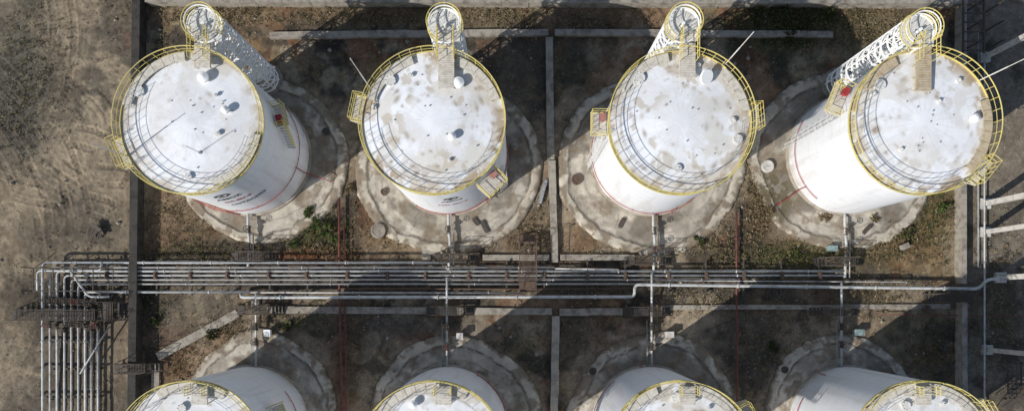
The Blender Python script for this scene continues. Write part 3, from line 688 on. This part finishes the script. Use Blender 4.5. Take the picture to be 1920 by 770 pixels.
cabinet(863,629,.5,.5,.7,M_concw,'small white box beside pipe valve'); cabinet(1252,626,.7,.45,.7,M_concw,'small white box beside pipe valve'); cabinet(245,77,.7,1.1,.5,M_rust,'low rusty brown box against the bund wall')
cabinet(505,623,.5,.5,.6,M_white,'small white box beside pipe valve'); cabinet(1692,462,.6,.4,.5,M_conc,'small concrete block on weeds',.4)
b=MB(); X_,Y_=W(187,434)
rs=np.random.RandomState(3)
for k in range(9): b.box((X_+rs.uniform(-.6,.6),Y_+rs.uniform(-.4,.4),rs.uniform(.05,.35)),(rs.uniform(.4,1.4),rs.uniform(.06,.4),.08),rot=Matrix.Rotation(rs.uniform(0,3),3,'Z')@Matrix.Rotation(rs.uniform(-.4,.4),3,'X'))
obj('scrap_heap',b.mesh('scrap_heap',M_dark),label='small heap of dark scrap boards on sandy lot',category='scrap')
for k,(px,py,l,a) in enumerate([(1018,360,2.2,1.3),(909,425,1.2,2.0),(893,415,.8,2.2),(1166,418,1.0,1.1),(1625,430,1.1,.8)]):
    X_,Y_=W(px,py); b=MB(); b.box((0,0,.17),(l,.28,.12)); b.box((0,.2,.14),(l*.8,.05,.12)); b.box((l*.3,0,.25),(.1,.34,.05))
    obj('loose_plank',b.mesh('loose_plank',M_galv if k==0 else M_dark),(X_,Y_,0),rz=a,label='loose steel plank lying on the apron',category='plank',group='loose planks')
# ---------------------------------------------------------------- vegetation
def leaves(cent,n,rad,hh,size,cols,rs,b,cl):
    for i in range(n):
        a=rs.uniform(0,6.283); r=rad*math.sqrt(rs.uniform())*(.6+.4*math.sin(a*3+cent[0])); z=hh*rs.uniform(.05,1)*(1-.6*(r/rad)**2)
        p=Vector((cent[0]+r*math.cos(a),cent[1]+r*math.sin(a),z-.05)); d=Vector((rs.normal(),rs.normal(),rs.normal()*.5+.3)).normalized(); e=d.cross(Vector((rs.normal(),rs.normal(),rs.normal()))).normalized(); s=size*rs.uniform(.5,1.4)
        b.add([p-e*s*.25,p+d*s,p+e*s*.25,p-d*s*.3],[(0,1,2,3)]); c=cols[rs.randint(len(cols))]; k=rs.uniform(.6,1.4)
        cl+= [(c[0]*k,c[1]*k,c[2]*k,1)]*4
GRN=[(.06,.10,.025),(.08,.13,.035),(.04,.065,.02),(.13,.14,.05)]; DRY=[(.22,.165,.09),(.31,.24,.14),(.12,.085,.05),(.10,.095,.045)]; DGR=[(.025,.035,.015),(.045,.055,.022),(.10,.085,.035)]
zones=[(400,25,130,25,550,0),(700,30,130,22,400,0),(1480,40,100,50,900,1),(1640,60,90,40,550,0),(1120,40,90,22,280,0),(590,425,55,45,350,1),(330,400,60,60,280,0),(360,470,90,22,220,1),
 (720,420,50,40,220,0),(1000,440,50,40,250,0),(1490,480,110,22,500,1),(1420,370,22,90,450,0),(1680,445,70,35,450,0),(1750,380,35,90,380,1),(1340,450,50,40,260,0),(620,470,60,22,200,0),
 (290,560,25,60,150,1),(420,620,60,30,220,0),(560,600,70,25,160,1),(1330,570,70,22,180,0),(1640,560,90,30,280,0),(1750,660,40,80,250,1),(1440,640,50,60,200,0),(1090,620,50,50,140,0),(660,650,40,80,220,0),
 (950,30,80,22,220,0),(1230,470,160,15,180,0),(340,680,40,40,180,0),(60,130,60,110,350,2),(30,240,50,80,200,2),(1880,480,40,100,120,0),(1870,620,60,60,200,0),(900,540,700,25,350,2),(980,660,40,70,120,1),(120,520,120,90,100,2),(300,150,20,120,150,0)]
rs=np.random.RandomState(21); b=MB(); cl=[]
inpad=lambda px,py: any(((px-p[0])/p[2])**2+((py-p[1])/p[3])**2<.93 for p in PADS)
for(zx,zy,sx,sy,n,t) in zones:
    for i in range(n):
        px=zx+rs.normal()*sx*.6; py=zy+rs.normal()*sy*.6
        if inpad(px,py) and rs.uniform()>(.5 if 1400<px<1470 and 300<py<420 else .04): continue
        X_,Y_=W(px,py); leaves((X_,Y_),rs.randint(5,12),rs.uniform(.12,.4),rs.uniform(.08,.32),.12,[DRY,GRN+DGR+DRY,DRY+DGR][t],rs,b,cl)
for p in PADS:
    for i in range(120):
        a=rs.uniform(0,6.283); q=1.0+rs.normal()*.03; px=p[0]+p[2]*q*math.cos(a); py=p[1]+p[3]*q*math.sin(a)
        X_,Y_=W(px,py); leaves((X_,Y_),rs.randint(4,10),rs.uniform(.1,.3),.2,.11,DRY+DGR,rs,b,cl)
obj('ground_weeds',b.mesh('ground_weeds',M_leaf,False,cl),kind='stuff')
def shrub(px,py,r,h,cols,lab,n=700):
    X_,Y_=W(px,py); E=empty('shrub',(X_,Y_,0),lab,'shrub','shrubs among the tanks'); b=MB(); cl=[]
    rs=np.random.RandomState(int(px+py))
    for k in range(6): leaves((rs.uniform(-.6,.6)*r,rs.uniform(-.6,.6)*r),n//6,r*rs.uniform(.35,.65),h*rs.uniform(.6,1.1),.16,cols,rs,b,cl)
    obj('crown',b.mesh('crown',M_leaf,False,cl),parent=E); b=MB()
    for k in range(7): a=rs.uniform(0,6.28); b.poly([(0,0,-.1),(.3*r*math.cos(a),.3*r*math.sin(a),h*.4),(.7*r*math.cos(a),.7*r*math.sin(a),h*.8)],.025,4)
    obj('stem',b.mesh('stem',M_rust),parent=E)
for(x,y,r,h,c) in[(582,398,.6,.6,0),(598,415,.8,.8,0),(615,432,.9,.8,0),(630,446,.6,.6,0),(552,455,.6,.4,0),(1420,30,1.1,.9,1),(1465,22,1.3,1,1),(1510,40,1.2,.8,1),(1555,30,1.0,.8,1),(1480,70,.8,.6,1),(1310,452,.6,.5,1),(1500,478,.8,.5,1),(1700,435,.7,.5,1),(1772,392,.7,.6,0),(1546,408,.6,.5,2),(1440,395,.6,.5,2),(400,625,.6,.4,1),(1450,650,.6,.5,1),(290,600,.5,.5,1),(540,607,.6,.5,1),(1640,408,.5,.4,2),(655,352,.6,.4,2)]:
    shrub(x,y,r,h,[GRN,DGR+GRN[:1],DRY][c],['bright green leafy weed bush on brown soil','dark green low shrub on bare ground','dry brown bush at the apron edge'][c],500)
rs=np.random.RandomState(9); b=MB()
for i in range(3200):
    px=rs.uniform(0,1920); py=rs.uniform(0,770)
    if inpad(px,py) and rs.uniform()>.1: continue
    X_,Y_=W(px,py); s=rs.uniform(.03,.08)*(1+(rs.uniform()>.96)*1.8); o_=[Vector(v)*s*rs.uniform(.7,1.3) for v in((1,0,0),(0,1,0),(-1,0,0),(0,-1,0),(0,0,1))]
    b.add([v+Vector((X_,Y_,-.05 if not inpad(px,py) else .05)) for v in o_],[(0,1,4),(1,2,4),(2,3,4),(3,0,4)])
obj('loose_stones',b.mesh('loose_stones',M_conc),kind='stuff')
# ---------------------------------------------------------------- light, world, camera
az=math.radians(34.5); el=math.radians(35)
d=Vector((math.cos(az)*math.cos(el),math.sin(az)*math.cos(el),-math.sin(el)))
sl=bpy.data.lights.new('sun','SUN'); sl.energy=4.35; sl.angle=math.radians(.5); sl.color=(1,.968,.92)
so=bpy.data.objects.new('sun',sl); scene.collection.objects.link(so); so.rotation_euler=d.to_track_quat('-Z','Y').to_euler(); so.location=(-30,-20,40)
w=bpy.data.worlds.new('World'); scene.world=w; w.use_nodes=True; nt=w.node_tree
sk=nt.nodes.new('ShaderNodeTexSky'); sk.sky_type='NISHITA'; sk.sun_disc=False; sk.sun_elevation=el; sk.sun_rotation=math.atan2(-d.x,-d.y)
nt.links.new(sk.outputs[0],nt.nodes['Background'].inputs[0]); nt.nodes['Background'].inputs[1].default_value=.10
cam=bpy.data.cameras.new('camera'); cam.sensor_width=36; cam.lens=24; cam.shift_y=181/1920; cam.shift_x=-5/1920; cam.clip_end=1500
co_=bpy.data.objects.new('camera',cam); scene.collection.objects.link(co_); co_.location=(0,0,H); scene.camera=co_
scene.view_settings.view_transform='Standard'; scene.view_settings.look='None'; scene.view_settings.exposure=0
